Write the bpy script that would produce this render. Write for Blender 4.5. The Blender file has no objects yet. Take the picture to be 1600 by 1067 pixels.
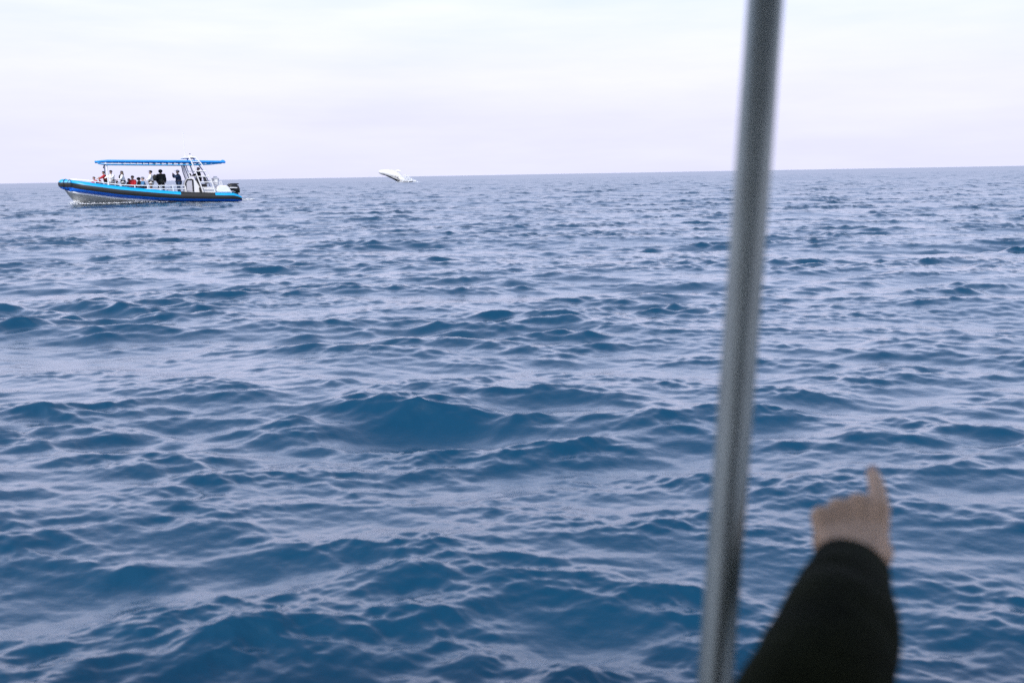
import bpy, bmesh, math, random
import numpy as np
from mathutils import Vector, Matrix

random.seed(7)
rng = np.random.default_rng(11)
SC = bpy.context.scene
COL = SC.collection

# ------------------------------------------------------------------ camera
CAM_H = 1.75
PITCH = math.radians(9.5)
ROLL = math.radians(1.0)
FPX = 1600 * 35.0 / 36.0            # focal length in photograph pixels

cam_d = bpy.data.cameras.new('camera')
cam_d.lens = 35.0
cam_d.sensor_width = 36.0
cam_d.clip_start = 0.02
cam_d.clip_end = 40000.0
cam_d.dof.use_dof = True
cam_d.dof.focus_distance = 30.0
cam_d.dof.aperture_fstop = 3.0
cam_d.dof.aperture_blades = 9
cam = bpy.data.objects.new('camera', cam_d)
COL.objects.link(cam)
CP = Vector((0, 0, CAM_H))
FWD = Vector((0, math.cos(PITCH), -math.sin(PITCH)))
_r, _u = Vector((1, 0, 0)), Vector((0, math.sin(PITCH), math.cos(PITCH)))
RIGHT = _r * math.cos(ROLL) - _u * math.sin(ROLL)
UP = _u * math.cos(ROLL) + _r * math.sin(ROLL)
M = Matrix((RIGHT, UP, -FWD)).transposed().to_4x4()
M.translation = CP
cam.matrix_world = M
SC.camera = cam


def at(px, py, d):
    """world point seen at photograph pixel (px, py), d metres deep along the optical axis"""
    return CP + (FWD + RIGHT * ((px - 800) / FPX) + UP * ((533.5 - py) / FPX)) * d


# ------------------------------------------------------------------ sky, sun, exposure
SUN_EL = math.radians(46)
SUN_AZ = math.radians(200)          # clockwise from +Y: behind the camera, to its left
world = bpy.data.worlds.new('World')
SC.world = world
world.use_nodes = True
nt = world.node_tree
nt.nodes.clear()
N = nt.nodes.new
L = nt.links.new
w_out = N('ShaderNodeOutputWorld')
w_bg = N('ShaderNodeBackground')
w_bg.inputs['Strength'].default_value = 0.14
sky = N('ShaderNodeTexSky')
sky.sky_type = 'NISHITA'
sky.sun_disc = False
sky.sun_elevation = SUN_EL
sky.sun_rotation = SUN_AZ
sky.altitude = 0
sky.air_density = 1.0
sky.dust_density = 0.8
sky.ozone_density = 3.0
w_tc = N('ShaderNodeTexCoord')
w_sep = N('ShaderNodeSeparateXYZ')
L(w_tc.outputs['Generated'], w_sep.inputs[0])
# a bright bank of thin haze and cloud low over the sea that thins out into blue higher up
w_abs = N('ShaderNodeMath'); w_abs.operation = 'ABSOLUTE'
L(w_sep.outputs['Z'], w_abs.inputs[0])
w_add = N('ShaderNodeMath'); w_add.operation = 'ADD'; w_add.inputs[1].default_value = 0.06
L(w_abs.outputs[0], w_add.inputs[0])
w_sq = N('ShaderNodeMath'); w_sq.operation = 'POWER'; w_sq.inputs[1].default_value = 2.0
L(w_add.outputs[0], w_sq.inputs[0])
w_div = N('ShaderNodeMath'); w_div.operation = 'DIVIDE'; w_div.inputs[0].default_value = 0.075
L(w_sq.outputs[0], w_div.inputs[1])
# streaks
w_map = N('ShaderNodeMapping'); w_map.inputs['Scale'].default_value = (1.6, 1.6, 11.0)
w_map.inputs['Rotation'].default_value = (0.03, 0.05, 0.4)
L(w_tc.outputs['Generated'], w_map.inputs[0])
w_no = N('ShaderNodeTexNoise'); w_no.inputs['Scale'].default_value = 2.2
w_no.inputs['Detail'].default_value = 5; w_no.inputs['Roughness'].default_value = 0.55
L(w_map.outputs[0], w_no.inputs['Vector'])
w_mr = N('ShaderNodeMapRange')
w_mr.inputs['From Min'].default_value = 0.3; w_mr.inputs['From Max'].default_value = 0.7
w_mr.inputs['To Min'].default_value = 0.75; w_mr.inputs['To Max'].default_value = 1.25
L(w_no.outputs['Fac'], w_mr.inputs['Value'])
w_mul = N('ShaderNodeMath'); w_mul.operation = 'MULTIPLY'
L(w_div.outputs[0], w_mul.inputs[0]); L(w_mr.outputs[0], w_mul.inputs[1])
w_neg = N('ShaderNodeMath'); w_neg.operation = 'MULTIPLY'; w_neg.inputs[1].default_value = -1.0
L(w_mul.outputs[0], w_neg.inputs[0])
w_exp = N('ShaderNodeMath'); w_exp.operation = 'EXPONENT'
L(w_neg.outputs[0], w_exp.inputs[0])
w_one = N('ShaderNodeMath'); w_one.operation = 'SUBTRACT'; w_one.inputs[0].default_value = 1.0
L(w_exp.outputs[0], w_one.inputs[1])
w_mix = N('ShaderNodeMix'); w_mix.data_type = 'RGBA'
L(w_one.outputs[0], w_mix.inputs['Factor'])
L(sky.outputs[0], w_mix.inputs['A'])
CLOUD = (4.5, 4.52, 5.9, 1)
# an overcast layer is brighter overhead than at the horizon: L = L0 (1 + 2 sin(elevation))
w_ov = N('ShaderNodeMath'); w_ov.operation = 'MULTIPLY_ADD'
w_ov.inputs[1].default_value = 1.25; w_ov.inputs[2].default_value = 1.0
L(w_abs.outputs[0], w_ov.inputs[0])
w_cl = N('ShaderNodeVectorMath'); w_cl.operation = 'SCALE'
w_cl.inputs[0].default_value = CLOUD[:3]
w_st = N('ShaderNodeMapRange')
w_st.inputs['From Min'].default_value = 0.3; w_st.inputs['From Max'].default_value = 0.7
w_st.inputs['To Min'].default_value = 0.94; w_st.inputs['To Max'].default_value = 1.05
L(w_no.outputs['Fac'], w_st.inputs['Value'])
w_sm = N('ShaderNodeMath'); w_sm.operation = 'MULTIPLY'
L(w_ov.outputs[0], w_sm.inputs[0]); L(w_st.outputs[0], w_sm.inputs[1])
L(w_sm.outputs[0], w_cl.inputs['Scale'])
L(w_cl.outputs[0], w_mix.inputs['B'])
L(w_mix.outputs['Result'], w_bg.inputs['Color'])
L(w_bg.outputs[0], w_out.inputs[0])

sun_d = bpy.data.lights.new('sun', 'SUN')
sun_d.energy = 3.2
sun_d.angle = math.radians(12)
sun_d.color = (1.0, 0.96, 0.9)
sun = bpy.data.objects.new('sun', sun_d)
COL.objects.link(sun)
sdir = Vector((math.sin(SUN_AZ) * math.cos(SUN_EL), math.cos(SUN_AZ) * math.cos(SUN_EL), math.sin(SUN_EL)))
sun.rotation_euler = sdir.to_track_quat('Z', 'Y').to_euler()
sun.location = (0, 0, 60)

vs = SC.view_settings
vs.view_transform = 'Standard'
vs.look = 'None'
vs.exposure = 0.4
vs.gamma = 1.0
vs.use_curve_mapping = False
SC.cycles.use_denoising = False
SC.cycles.max_bounces = 6


# ------------------------------------------------------------------ helpers
def mat(name, color, rough=0.5, metal=0.0, noise=0.0, nscale=8.0, bump=0.0, bscale=60.0, **kw):
    m = bpy.data.materials.new(name)
    m.use_nodes = True
    t = m.node_tree
    b = t.nodes['Principled BSDF']
    b.inputs['Base Color'].default_value = (*color, 1)
    b.inputs['Roughness'].default_value = rough
    b.inputs['Metallic'].default_value = metal
    for k, v in kw.items():
        b.inputs[k.replace('_', ' ')].default_value = v
    tc = t.nodes.new('ShaderNodeTexCoord')
    if noise > 0:
        n = t.nodes.new('ShaderNodeTexNoise')
        n.inputs['Scale'].default_value = nscale
        n.inputs['Detail'].default_value = 5
        t.links.new(tc.outputs['Object'], n.inputs['Vector'])
        mr = t.nodes.new('ShaderNodeMapRange')
        mr.inputs['From Min'].default_value = 0.3
        mr.inputs['From Max'].default_value = 0.7
        mr.inputs['To Min'].default_value = 1 - noise
        mr.inputs['To Max'].default_value = 1 + noise
        t.links.new(n.outputs['Fac'], mr.inputs['Value'])
        mx = t.nodes.new('ShaderNodeVectorMath'); mx.operation = 'SCALE'
        mx.inputs[0].default_value = color
        t.links.new(mr.outputs[0], mx.inputs['Scale'])
        t.links.new(mx.outputs[0], b.inputs['Base Color'])
    if bump > 0:
        n2 = t.nodes.new('ShaderNodeTexNoise')
        n2.inputs['Scale'].default_value = bscale
        n2.inputs['Detail'].default_value = 4
        t.links.new(tc.outputs['Object'], n2.inputs['Vector'])
        bp = t.nodes.new('ShaderNodeBump')
        bp.inputs['Strength'].default_value = bump
        bp.inputs['Distance'].default_value = 0.01
        t.links.new(n2.outputs['Fac'], bp.inputs['Height'])
        t.links.new(bp.outputs[0], b.inputs['Normal'])
    return m


def tag(o, label=None, cat=None, group=None, kind=None):
    if label: o['label'] = label
    if cat: o['category'] = cat
    if group: o['group'] = group
    if kind: o['kind'] = kind
    return o


def link(name, me, m=None, parent=None, loc=None):
    o = bpy.data.objects.new(name, me)
    COL.objects.link(o)
    if m is not None and me is not None and len(me.materials) == 0:
        for x in (m if isinstance(m, (list, tuple)) else [m]):
            me.materials.append(x)
    if parent: o.parent = parent
    if loc is not None: o.location = loc
    return o


def empty(name, loc=(0, 0, 0), rz=0.0):
    o = bpy.data.objects.new(name, None)
    o.empty_display_size = 0.2
    COL.objects.link(o)
    o.location = loc
    o.rotation_euler = (0, 0, rz)
    return o


class MB:
    """collects verts / faces for one mesh"""
    def __init__(self):
        self.v, self.f, self.mi = [], [], []

    def add(self, v, f, mi=0):
        o = len(self.v)
        self.v += [tuple(p) for p in v]
        self.f += [tuple(i + o for i in q) for q in f]
        self.mi += (list(mi) if isinstance(mi, (list, tuple)) else [mi] * len(f))
        return self

    def tube(self, pts, rad, seg=10, caps=True, mi=0, closed=False, section=None):
        pts = [Vector(p) for p in pts]
        n = len(pts)
        if not hasattr(rad, '__len__'): rad = [rad] * n
        v, f = [], []
        prev = None
        for i, p in enumerate(pts):
            if closed:
                t = (pts[(i + 1) % n] - pts[i - 1]).normalized()
            else:
                t = (pts[min(i + 1, n - 1)] - pts[max(i - 1, 0)]).normalized()
            if prev is None:
                a = Vector((0, 0, 1)) if abs(t.z) < 0.9 else Vector((0, 1, 0))
                u = (a - t * a.dot(t)).normalized()
            else:
                u = (prev - t * prev.dot(t)).normalized()
            prev = u
            w = t.cross(u)
            for k in range(seg):
                a = 2 * math.pi * k / seg
                v.append(p + (u * math.cos(a) + w * math.sin(a)) * rad[i])
        rings = n if closed else n - 1
        for i in range(rings):
            j = (i + 1) % n
            for k in range(seg):
                k2 = (k + 1) % seg
                f.append((i * seg + k, i * seg + k2, j * seg + k2, j * seg + k))
        if caps and not closed:
            f.append(tuple(range(seg - 1, -1, -1)))
            f.append(tuple((n - 1) * seg + k for k in range(seg)))
        return self.add(v, f, mi)

    def box(self, lo, hi, mi=0):
        x0, y0, z0 = lo; x1, y1, z1 = hi
        v = [(x0, y0, z0), (x1, y0, z0), (x1, y1, z0), (x0, y1, z0), (x0, y0, z1), (x1, y0, z1), (x1, y1, z1), (x0, y1, z1)]
        f = [(0, 3, 2, 1), (4, 5, 6, 7), (0, 1, 5, 4), (1, 2, 6, 5), (2, 3, 7, 6), (3, 0, 4, 7)]
        return self.add(v, f, mi)

    def prism(self, prof, y0, y1, mi=0):
        """profile in x-z pushed from y0 to y1"""
        n = len(prof)
        v = [(p[0], y0, p[1]) for p in prof] + [(p[0], y1, p[1]) for p in prof]
        f = [tuple(range(n)), tuple(range(2 * n - 1, n - 1, -1))]
        for i in range(n):
            j = (i + 1) % n
            f.append((i, i + n, j + n, j))
        return self.add(v, f, mi)

    def ball(self, c, r, seg=10, rings=7, mi=0):
        if not hasattr(r, '__len__'): r = (r, r, r)
        v = [(c[0], c[1], c[2] + r[2])]
        for i in range(1, rings):
            a = math.pi * i / rings
            for k in range(seg):
                b = 2 * math.pi * k / seg
                v.append((c[0] + r[0] * math.sin(a) * math.cos(b), c[1] + r[1] * math.sin(a) * math.sin(b), c[2] + r[2] * math.cos(a)))
        v.append((c[0], c[1], c[2] - r[2]))
        f = []
        for k in range(seg):
            f.append((0, 1 + k, 1 + (k + 1) % seg))
            f.append((len(v) - 1, len(v) - 1 - seg + (k + 1) % seg, len(v) - 1 - seg + k))
        for i in range(rings - 2):
            for k in range(seg):
                a, b = 1 + i * seg + k, 1 + i * seg + (k + 1) % seg
                f.append((a, a + seg, b + seg, b))
        return self.add(v, f, mi)

    def mesh(self, name, bevel=0.0, smooth=True, segs=2):
        me = bpy.data.meshes.new(name)
        me.from_pydata(self.v, [], self.f)
        me.polygons.foreach_set('material_index', self.mi)
        bm = bmesh.new()
        bm.from_mesh(me)
        bmesh.ops.recalc_face_normals(bm, faces=bm.faces)
        if bevel > 0:
            es = [e for e in bm.edges if len(e.link_faces) == 2 and e.calc_face_angle(0) > 0.5]
            bmesh.ops.bevel(bm, geom=es, offset=bevel, segments=segs, affect='EDGES', clamp_overlap=True)
        bm.to_mesh(me)
        bm.free()
        if smooth:
            me.polygons.foreach_set('use_smooth', [True] * len(me.polygons))
            me.set_sharp_from_angle(angle=math.radians(40))
        return me

    def build(self, name, m, parent=None, bevel=0.0, smooth=True):
        return link(name, self.mesh(name, bevel, smooth), m, parent)


def bake(o):
    """apply an object's modifiers and return the resulting mesh (the object is removed)"""
    dg = bpy.context.evaluated_depsgraph_get()
    dg.update()
    me = bpy.data.meshes.new_from_object(o.evaluated_get(dg))
    old = o.data
    bpy.data.objects.remove(o)
    bpy.data.meshes.remove(old)
    return me


def skin(joints, edges, root=0, sub=1):
    me = bpy.data.meshes.new('skin')
    me.from_pydata([j[0] for j in joints], edges, [])
    o = bpy.data.objects.new('skin', me)
    COL.objects.link(o)
    md = o.modifiers.new('s', 'SKIN')
    md.use_smooth_shade = True
    for i, j in enumerate(joints):
        r = j[1] if hasattr(j[1], '__len__') else (j[1], j[1])
        me.skin_vertices[0].data[i].radius = r
        me.skin_vertices[0].data[i].use_root = (i == root)
    if sub:
        s = o.modifiers.new('d', 'SUBSURF')
        s.levels = sub; s.render_levels = sub
    return bake(o)


def capsules(segs, voxel, smooth=6, sub=0):
    """one continuous surface round tapered capsules (a, ra, b, rb)"""
    bm = bmesh.new()
    for a, ra, b, rb in segs:
        a, b = Vector(a), Vector(b)
        t = bmesh.new()
        for c, r in ((a, ra), (b, rb)):
            bmesh.ops.create_icosphere(t, subdivisions=2, radius=r, matrix=Matrix.Translation(c))
        res = bmesh.ops.convex_hull(t, input=t.verts[:])
        loose = [g for g in set(res['geom_interior']) | set(res['geom_unused']) if isinstance(g, bmesh.types.BMVert) and g.is_valid]
        if loose: bmesh.ops.delete(t, geom=loose, context='VERTS')
        tm = bpy.data.meshes.new('t'); t.to_mesh(tm); t.free()
        bm.from_mesh(tm); bpy.data.meshes.remove(tm)
    me = bpy.data.meshes.new('caps'); bm.to_mesh(me); bm.free()
    o = bpy.data.objects.new('caps', me); COL.objects.link(o)
    r = o.modifiers.new('r', 'REMESH'); r.mode = 'VOXEL'; r.voxel_size = voxel; r.use_smooth_shade = True
    if smooth:
        s = o.modifiers.new('s', 'SMOOTH'); s.factor = 0.5; s.iterations = smooth
    return bake(o)


# ------------------------------------------------------------------ the sea
# Waves of ten octaves, each a periodic random sea of its own, summed on one sheet whose grid widens with distance.
#         longest wavelength, rms slope, travel direction (deg from -Y), spread
BANDS = [
    (18.0, 0.020, -14, 5.0),
    (9.0, 0.024, 8, 4.0),
    (4.5, 0.042, -8, 3.0),
    (2.25, 0.072, 9, 2.0),
    (1.12, 0.098, -12, 1.6),
    (0.56, 0.100, 10, 1.3),
    (0.28, 0.094, -6, 1.0),
    (0.14, 0.084, 8, 0.9),
    (0.07, 0.074, -8, 0.9),
    (0.035, 0.050, 4, 0.9),
]
CHOP = 0.82


def band_fields(lam_hi, slope, deg, spread, n=512, periods=22):
    size = lam_hi * periods
    lam_lo = lam_hi / 2.0
    kk = np.fft.fftfreq(n, d=size / n) * 2 * np.pi
    kx, ky = np.meshgrid(kk, kk, indexing='ij')
    k = np.hypot(kx, ky)
    k1, k2 = 2 * np.pi / lam_hi, 2 * np.pi / lam_lo
    x = np.log2(np.maximum(k, 1e-9) / k1)
    w = np.clip(np.minimum((x + 0.25) / 0.5, (1.25 - x) / 0.5), 0, 1)
    d = math.radians(deg)
    dx, dy = math.sin(d), -math.cos(d)
    c = (kx * dx + ky * dy) / np.maximum(k, 1e-9)
    ang = np.where(c > 0, np.abs(c) ** spread, 0.12 * np.abs(c) ** spread) + 0.02
    amp = w * ang * np.maximum(k, 1e-9) ** -2.0
    amp[0, 0] = 0
    h = amp * (rng.normal(size=(n, n)) + 1j * rng.normal(size=(n, n)))
    kn = np.maximum(k, 1e-9)
    H = np.fft.ifft2(h).real
    SX = np.fft.ifft2(1j * kx * h).real
    SY = np.fft.ifft2(1j * ky * h).real
    DX = np.fft.ifft2(1j * kx / kn * h).real
    DY = np.fft.ifft2(1j * ky / kn * h).real
    s = slope / math.sqrt((SX ** 2 + SY ** 2).mean())
    return size, [np.float32(a * s) for a in (H, DX, DY)]


def sample(fld, size, x, y):
    n = fld[0].shape[0]
    u = (x / size) % 1.0 * n
    v = (y / size) % 1.0 * n
    i = np.floor(u).astype(np.int32); j = np.floor(v).astype(np.int32)
    fu = (u - i).astype(np.float32); fv = (v - j).astype(np.float32)
    i %= n; j %= n
    i1 = (i + 1) % n; j1 = (j + 1) % n
    return [f[i, j] * (1 - fu) * (1 - fv) + f[i1, j] * fu * (1 - fv) + f[i, j1] * (1 - fu) * fv + f[i1, j1] * fu * fv for f in fld]


def sea_rows():
    r, out = 0.9, []
    while r < 14000:
        out.append(r)
        k = 0.02 if r < 2.4 else (0.0039 if r < 420 else 0.03)
        r *= 1 + k
    return np.array(out)


def build_sea():
    R = sea_rows()
    fine = np.radians(np.linspace(-37, 37, 790))
    rest = np.radians(np.linspace(37, 323, 110)[1:-1])
    A = np.concatenate([fine, rest])
    nr, na = len(R), len(A)
    rr, aa = np.meshgrid(R, A, indexing='ij')
    x = (rr * np.sin(aa)).ravel(); y = (rr * np.cos(aa)).ravel()
    step = np.gradient(R)
    st = np.repeat(step[:, None], na, 1)
    cs = np.concatenate([np.full(len(fine), 0.0017), np.full(len(rest), 0.046)])[None, :] * R[:, None]
    sp = np.maximum(st, cs * 0.8).ravel()
    z = np.zeros_like(x); ox = np.zeros_like(x); oy = np.zeros_like(x)
    lost = np.full(x.shape, 0.0008)     # ripples shorter than any built here
    gust = None
    steep = 0.0
    gs, gf = band_fields(7.0, 0.05, 20, 1.0)
    group = np.clip(sample(gf[:1], gs, x * 0.8 + 41.0, y * 1.25 + 13.0 + 1*7.3)[0] / (np.std(gf[0]) + 1e-9), -2, 2.2)
    for bi, (lam, sl, deg, spr) in enumerate(BANDS):
        size, fld = band_fields(lam, sl, deg, spr)
        a = math.radians(37.0 * bi + 11)
        # the tile lies turned; its waves are turned back so that they still run with the wind
        w = np.clip((lam * 0.7 / sp - 0.5) / 1.0, 0, 1)
        w = w * w * (3 - 2 * w)
        h, dx, dy = sample(fld, size, x + 3.1 * bi + 1 * 5.3, y + 7.7 * bi + 1*9.1)
        if bi == 1:
            gust = np.clip(h / (np.std(fld[0]) + 1e-9), -2, 2)
        g = 1.0
        if bi in (3, 4):
            steep = steep + w * h / (np.std(fld[0]) + 1e-9) * 0.7
        if bi >= 5:
            # ripples gather on the crests and in the gusts, and leave the troughs slick
            g = np.clip(1.0 + 0.25 * gust + 0.42 * steep, 0.5, 1.7)
        if bi in (3, 4, 5):
            g = g * np.clip(0.92 + 0.36 * group, 0.40, 1.5)     # waves run in groups with flatter water between
        m = (w * g)
        z += m * h
        ch = CHOP if bi < 5 else 0.6 * CHOP
        ox += ch * m * dx
        oy += ch * m * dy
        lost += (1 - w ** 2) * sl * sl * 0.5
    P = np.stack([x + ox, y + oy, z], 1)
    P = np.vstack([P, [[0, 0, 0]]])
    i = np.arange(nr - 1)[:, None] * na
    k = np.arange(na)[None, :]
    k2 = (k + 1) % na
    q = np.stack([i + k, i + na + k, i + na + k2, i + k2], -1).reshape(-1, 4)[:, ::-1]
    c = len(P) - 1
    tri = np.stack([np.full(na, c), np.arange(na), (np.arange(na) + 1) % na], 1)[:, ::-1]
    me = bpy.data.meshes.new('water')
    me.vertices.add(len(P))
    me.vertices.foreach_set('co', P.astype(np.float32).ravel())
    loops = np.concatenate([q.ravel(), tri.ravel()]).astype(np.int32)
    me.loops.add(len(loops))
    me.loops.foreach_set('vertex_index', loops)
    npoly = len(q) + len(tri)
    starts = np.concatenate([np.arange(len(q)) * 4, len(q) * 4 + np.arange(len(tri)) * 3]).astype(np.int32)
    me.polygons.add(npoly)
    me.polygons.foreach_set('loop_start', starts)
    me.update(calc_edges=True)
    me.validate()
    me.polygons.foreach_set('use_smooth', np.ones(len(me.polygons), dtype=bool))
    at_ = me.attributes.new('lost_slope', 'FLOAT', 'POINT')
    at_.data.foreach_set('value', np.append(lost, 0.0008).astype(np.float32))
    if sum(p.normal.z for p in me.polygons[:200]) < 0:
        me.flip_normals()
    return me


m_sea = bpy.data.materials.new('sea_water')
m_sea.use_nodes = True
t = m_sea.node_tree
b = t.nodes['Principled BSDF']
b.inputs['Base Color'].default_value = (0.0001, 0.038, 0.083, 1)
b.inputs['IOR'].default_value = 1.333
b.inputs['Coat Weight'].default_value = 0.85
b.inputs['Coat IOR'].default_value = 1.333
at1 = t.nodes.new('ShaderNodeAttribute'); at1.attribute_name = 'lost_slope'
# unresolved slope variance -> roughness
p1 = t.nodes.new('ShaderNodeMath'); p1.operation = 'MULTIPLY'; p1.inputs[1].default_value = 2.0
t.links.new(at1.outputs['Fac'], p1.inputs[0])
p2 = t.nodes.new('ShaderNodeMath'); p2.operation = 'POWER'; p2.inputs[1].default_value = 0.4
t.links.new(p1.outputs[0], p2.inputs[0])
p3 = t.nodes.new('ShaderNodeMath'); p3.operation = 'MULTIPLY'; p3.inputs[1].default_value = 1.0
t.links.new(p2.outputs[0], p3.inputs[0])
t.links.new(p3.outputs[0], b.inputs['Roughness'])
t.links.new(p3.outputs[0], b.inputs['Coat Roughness'])
geo = t.nodes.new('ShaderNodeNewGeometry')
mp = t.nodes.new('ShaderNodeMapping'); mp.inputs['Scale'].default_value = (0.55, 1.0, 0.5)
t.links.new(geo.outputs['Position'], mp.inputs[0])
nz = t.nodes.new('ShaderNodeTexNoise'); nz.inputs['Scale'].default_value = 42
nz.inputs['Detail'].default_value = 4; nz.inputs['Roughness'].default_value = 0.6
t.links.new(mp.outputs[0], nz.inputs['Vector'])
bp = t.nodes.new('ShaderNodeBump'); bp.inputs['Strength'].default_value = 0.6; bp.inputs['Distance'].default_value = 0.003
t.links.new(nz.outputs['Fac'], bp.inputs['Height'])
t.links.new(bp.outputs[0], b.inputs['Normal'])
t.links.new(bp.outputs[0], b.inputs['Coat Normal'])

water = link('water', build_sea(), m_sea)
tag(water, 'choppy deep blue open sea under a pale sky', 'sea', kind='structure')


# ------------------------------------------------------------------ materials
SKIN = mat('skin', (0.74, 0.445, 0.245), 0.5, noise=0.12, nscale=40, bump=0.15, bscale=220)
SKIN2 = mat('skin_fair', (0.52, 0.33, 0.25), 0.5, noise=0.08, nscale=20)
WHITE = mat('white_gelcoat', (0.78, 0.79, 0.80), 0.35, noise=0.05, nscale=3)
WHITE_TUBE = mat('white_painted_metal', (0.80, 0.80, 0.80), 0.3, noise=0.04, nscale=6)
GREY_PANEL = mat('grey_panel', (0.48, 0.48, 0.53), 0.45, noise=0.06)
CYAN = mat('cyan_tube_fabric', (0.0, 0.33, 0.68), 0.45, noise=0.10, nscale=2.5, bump=0.1, bscale=30)
BLUE = mat('blue_tube_fabric', (0.003, 0.12, 0.60), 0.45, noise=0.12, nscale=2.5, bump=0.1, bscale=30)
BLACK_RUB = mat('black_tube_fabric', (0.009, 0.010, 0.010), 0.6, noise=0.25, nscale=4, bump=0.2, bscale=40)
CANOPY_BLUE = mat('canopy_blue_cloth', (0.006, 0.25, 0.74), 0.6, noise=0.12, nscale=3, bump=0.2, bscale=20)
HULL = mat('bare_aluminium_hull', (0.44, 0.445, 0.42), 0.45, noise=0.3, nscale=1.6, bump=0.1, bscale=12)
DECK = mat('grey_deck', (0.28, 0.29, 0.30), 0.7, noise=0.15)
BLACK = mat('black_plastic', (0.014, 0.014, 0.015), 0.4, noise=0.1)
COWL = mat('engine_cowl', (0.012, 0.013, 0.014), 0.25)
GLASS = mat('tinted_windscreen', (0.35, 0.37, 0.42), 0.08, Alpha=0.35)
RED_L = mat('navigation_light_red', (0.35, 0.02, 0.02), 0.3)
FOAM = mat('sea_foam', (0.78, 0.80, 0.83), 0.8)


def cloth(name, c, rough=0.85):
    return mat(name, c, rough, noise=0.18, nscale=9, bump=0.3, bscale=45)


# ------------------------------------------------------------------ the far sightseeing boat
SX, SZ = 0.0465, 0.0495              # metres per photograph pixel along and up the boat
BOAT_D = 77.0
WL = lambda px: 318.3 - 0.0175 * (px - 92)
bx = lambda px: (px - 236) * SX
bz = lambda px, py: (WL(px) - py) * SZ
bp3 = lambda px, py, y: (bx(px), y, bz(px, py))
ctr = at(236, WL(236), BOAT_D)
BOAT_YAW = math.radians(21.5)
boat = empty('inflatable_tour_boat', ctr, BOAT_YAW)
tag(boat, 'long blue and black rigid inflatable tour boat with a flat blue canopy, full of passengers', 'boat')


def interp(tab, x, col):
    xs = [r[0] for r in tab]
    return float(np.interp(x, xs, [r[col] for r in tab]))


#        px    top    bottom  half-beam of the tube's centre line
TUBE = [(105.0, 280.8, 295.4, 0.00), (106.2, 280.9, 296.0, 0.30), (109, 281.2, 297.0, 0.60), (115, 281.9, 298.6, 0.92),
        (128, 283.4, 300.8, 1.25), (150, 286.3, 303.6, 1.42), (190, 291.4, 308.9, 1.52), (240, 296.3, 312.6, 1.55),
        (281, 299.9, 314.6, 1.55), (337, 301.4, 315.2, 1.55), (366, 302.0, 315.4, 1.53), (374, 304.6, 315.2, 1.52), (379.5, 308.0, 314.6, 1.51)]


def tube_ring_path():
    pts, rad, pxs = [], [], []
    xs = [379.5, 377, 374, 370, 366, 350, 337.5, 336.5, 320, 300, 283.5, 282, 268, 254, 240, 222, 205, 190, 176, 163, 150, 138, 128, 121, 115, 111.5, 109, 107.4, 106.2, 105.4, 105]
    for px in xs:
        t_, b_ = interp(TUBE, px, 1), interp(TUBE, px, 2)
        zt, zb = bz(px, t_), bz(px, b_)
        pts.append((bx(px), -interp(TUBE, px, 3), (zt + zb) / 2)); rad.append((zt - zb) / 2); pxs.append(px)
    mir = [((p[0], -p[1], p[2]), r, q) for p, r, q in zip(pts[:-1], rad[:-1], pxs[:-1])][::-1]
    pts += [m[0] for m in mir]; rad += [m[1] for m in mir]; pxs += [m[2] for m in mir]
    return pts, rad, pxs


def build_collar():
    pts, rad, pxs = tube_ring_path()
    pts = [Vector(p) for p in pts]
    n, seg = len(pts), 28
    v, f, mi = [], [], []
    for i, p in enumerate(pts):
        t_ = (pts[min(i + 1, n - 1)] - pts[max(i - 1, 0)]).normalized()
        out = t_.cross(Vector((0, 0, 1)))
        out = Vector((out.x, out.y, 0)).normalized() * (1 if True else 1)
        if out.dot(Vector((p.x - bx(170), p.y * 3, 0))) < 0 and pxs[i] < 110: out = -out
        if pxs[i] >= 110: out = Vector((out.x, abs(out.y) * (-1 if p.y < 0 else 1), 0)) if abs(p.y) > 0.1 else out
        for k in range(seg):
            a = 2 * math.pi * k / seg
            v.append(p + out * (math.cos(a) * rad[i]) + Vector((0, 0, 1)) * (math.sin(a) * rad[i]))
    for i in range(n - 1):
        q = 0.5 * (pxs[i] + pxs[i + 1])
        for k in range(seg):
            k2 = (k + 1) % seg
            f.append((i * seg + k, i * seg + k2, (i + 1) * seg + k2, (i + 1) * seg + k))
            a = math.degrees(2 * math.pi * (k + 0.5) / seg)
            if 24 < a < 175: m_ = 1 if 282 < q < 337 else 0
            elif a < 24 or a > 333: m_ = 1
            else: m_ = 2
            mi.append(m_)
    f.append(tuple(range(seg))); mi.append(1)
    f.append(tuple((n - 1) * seg + k for k in range(seg))); mi.append(1)
    mb = MB(); mb.add(v, f, mi)
    return mb.mesh('inflatable_collar')


link('inflatable_collar', build_collar(), [CYAN, BLACK_RUB, BLUE], boat)
# thin rubber ribs wrapped round the nose of the collar
for px in (109.0, 116.0):
    for s in (-1, 1):
        mb = MB()
        c = Vector((bx(px), s * interp(TUBE, px, 3), (bz(px, interp(TUBE, px, 1)) + bz(px, interp(TUBE, px, 2))) / 2))
        r = (bz(px, interp(TUBE, px, 1)) - bz(px, interp(TUBE, px, 2))) / 2 + 0.012
        o = Vector((-0.75 if px < 108 else -0.35, s * 0.7, 0)).normalized()
        mb.tube([c + o * (r * math.cos(a)) + Vector((0, 0, r * math.sin(a))) for a in np.linspace(0, 2 * math.pi, 25)[:-1]], 0.022, 6, closed=True)
        mb.build('collar_rib', BLACK_RUB, boat)

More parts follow.
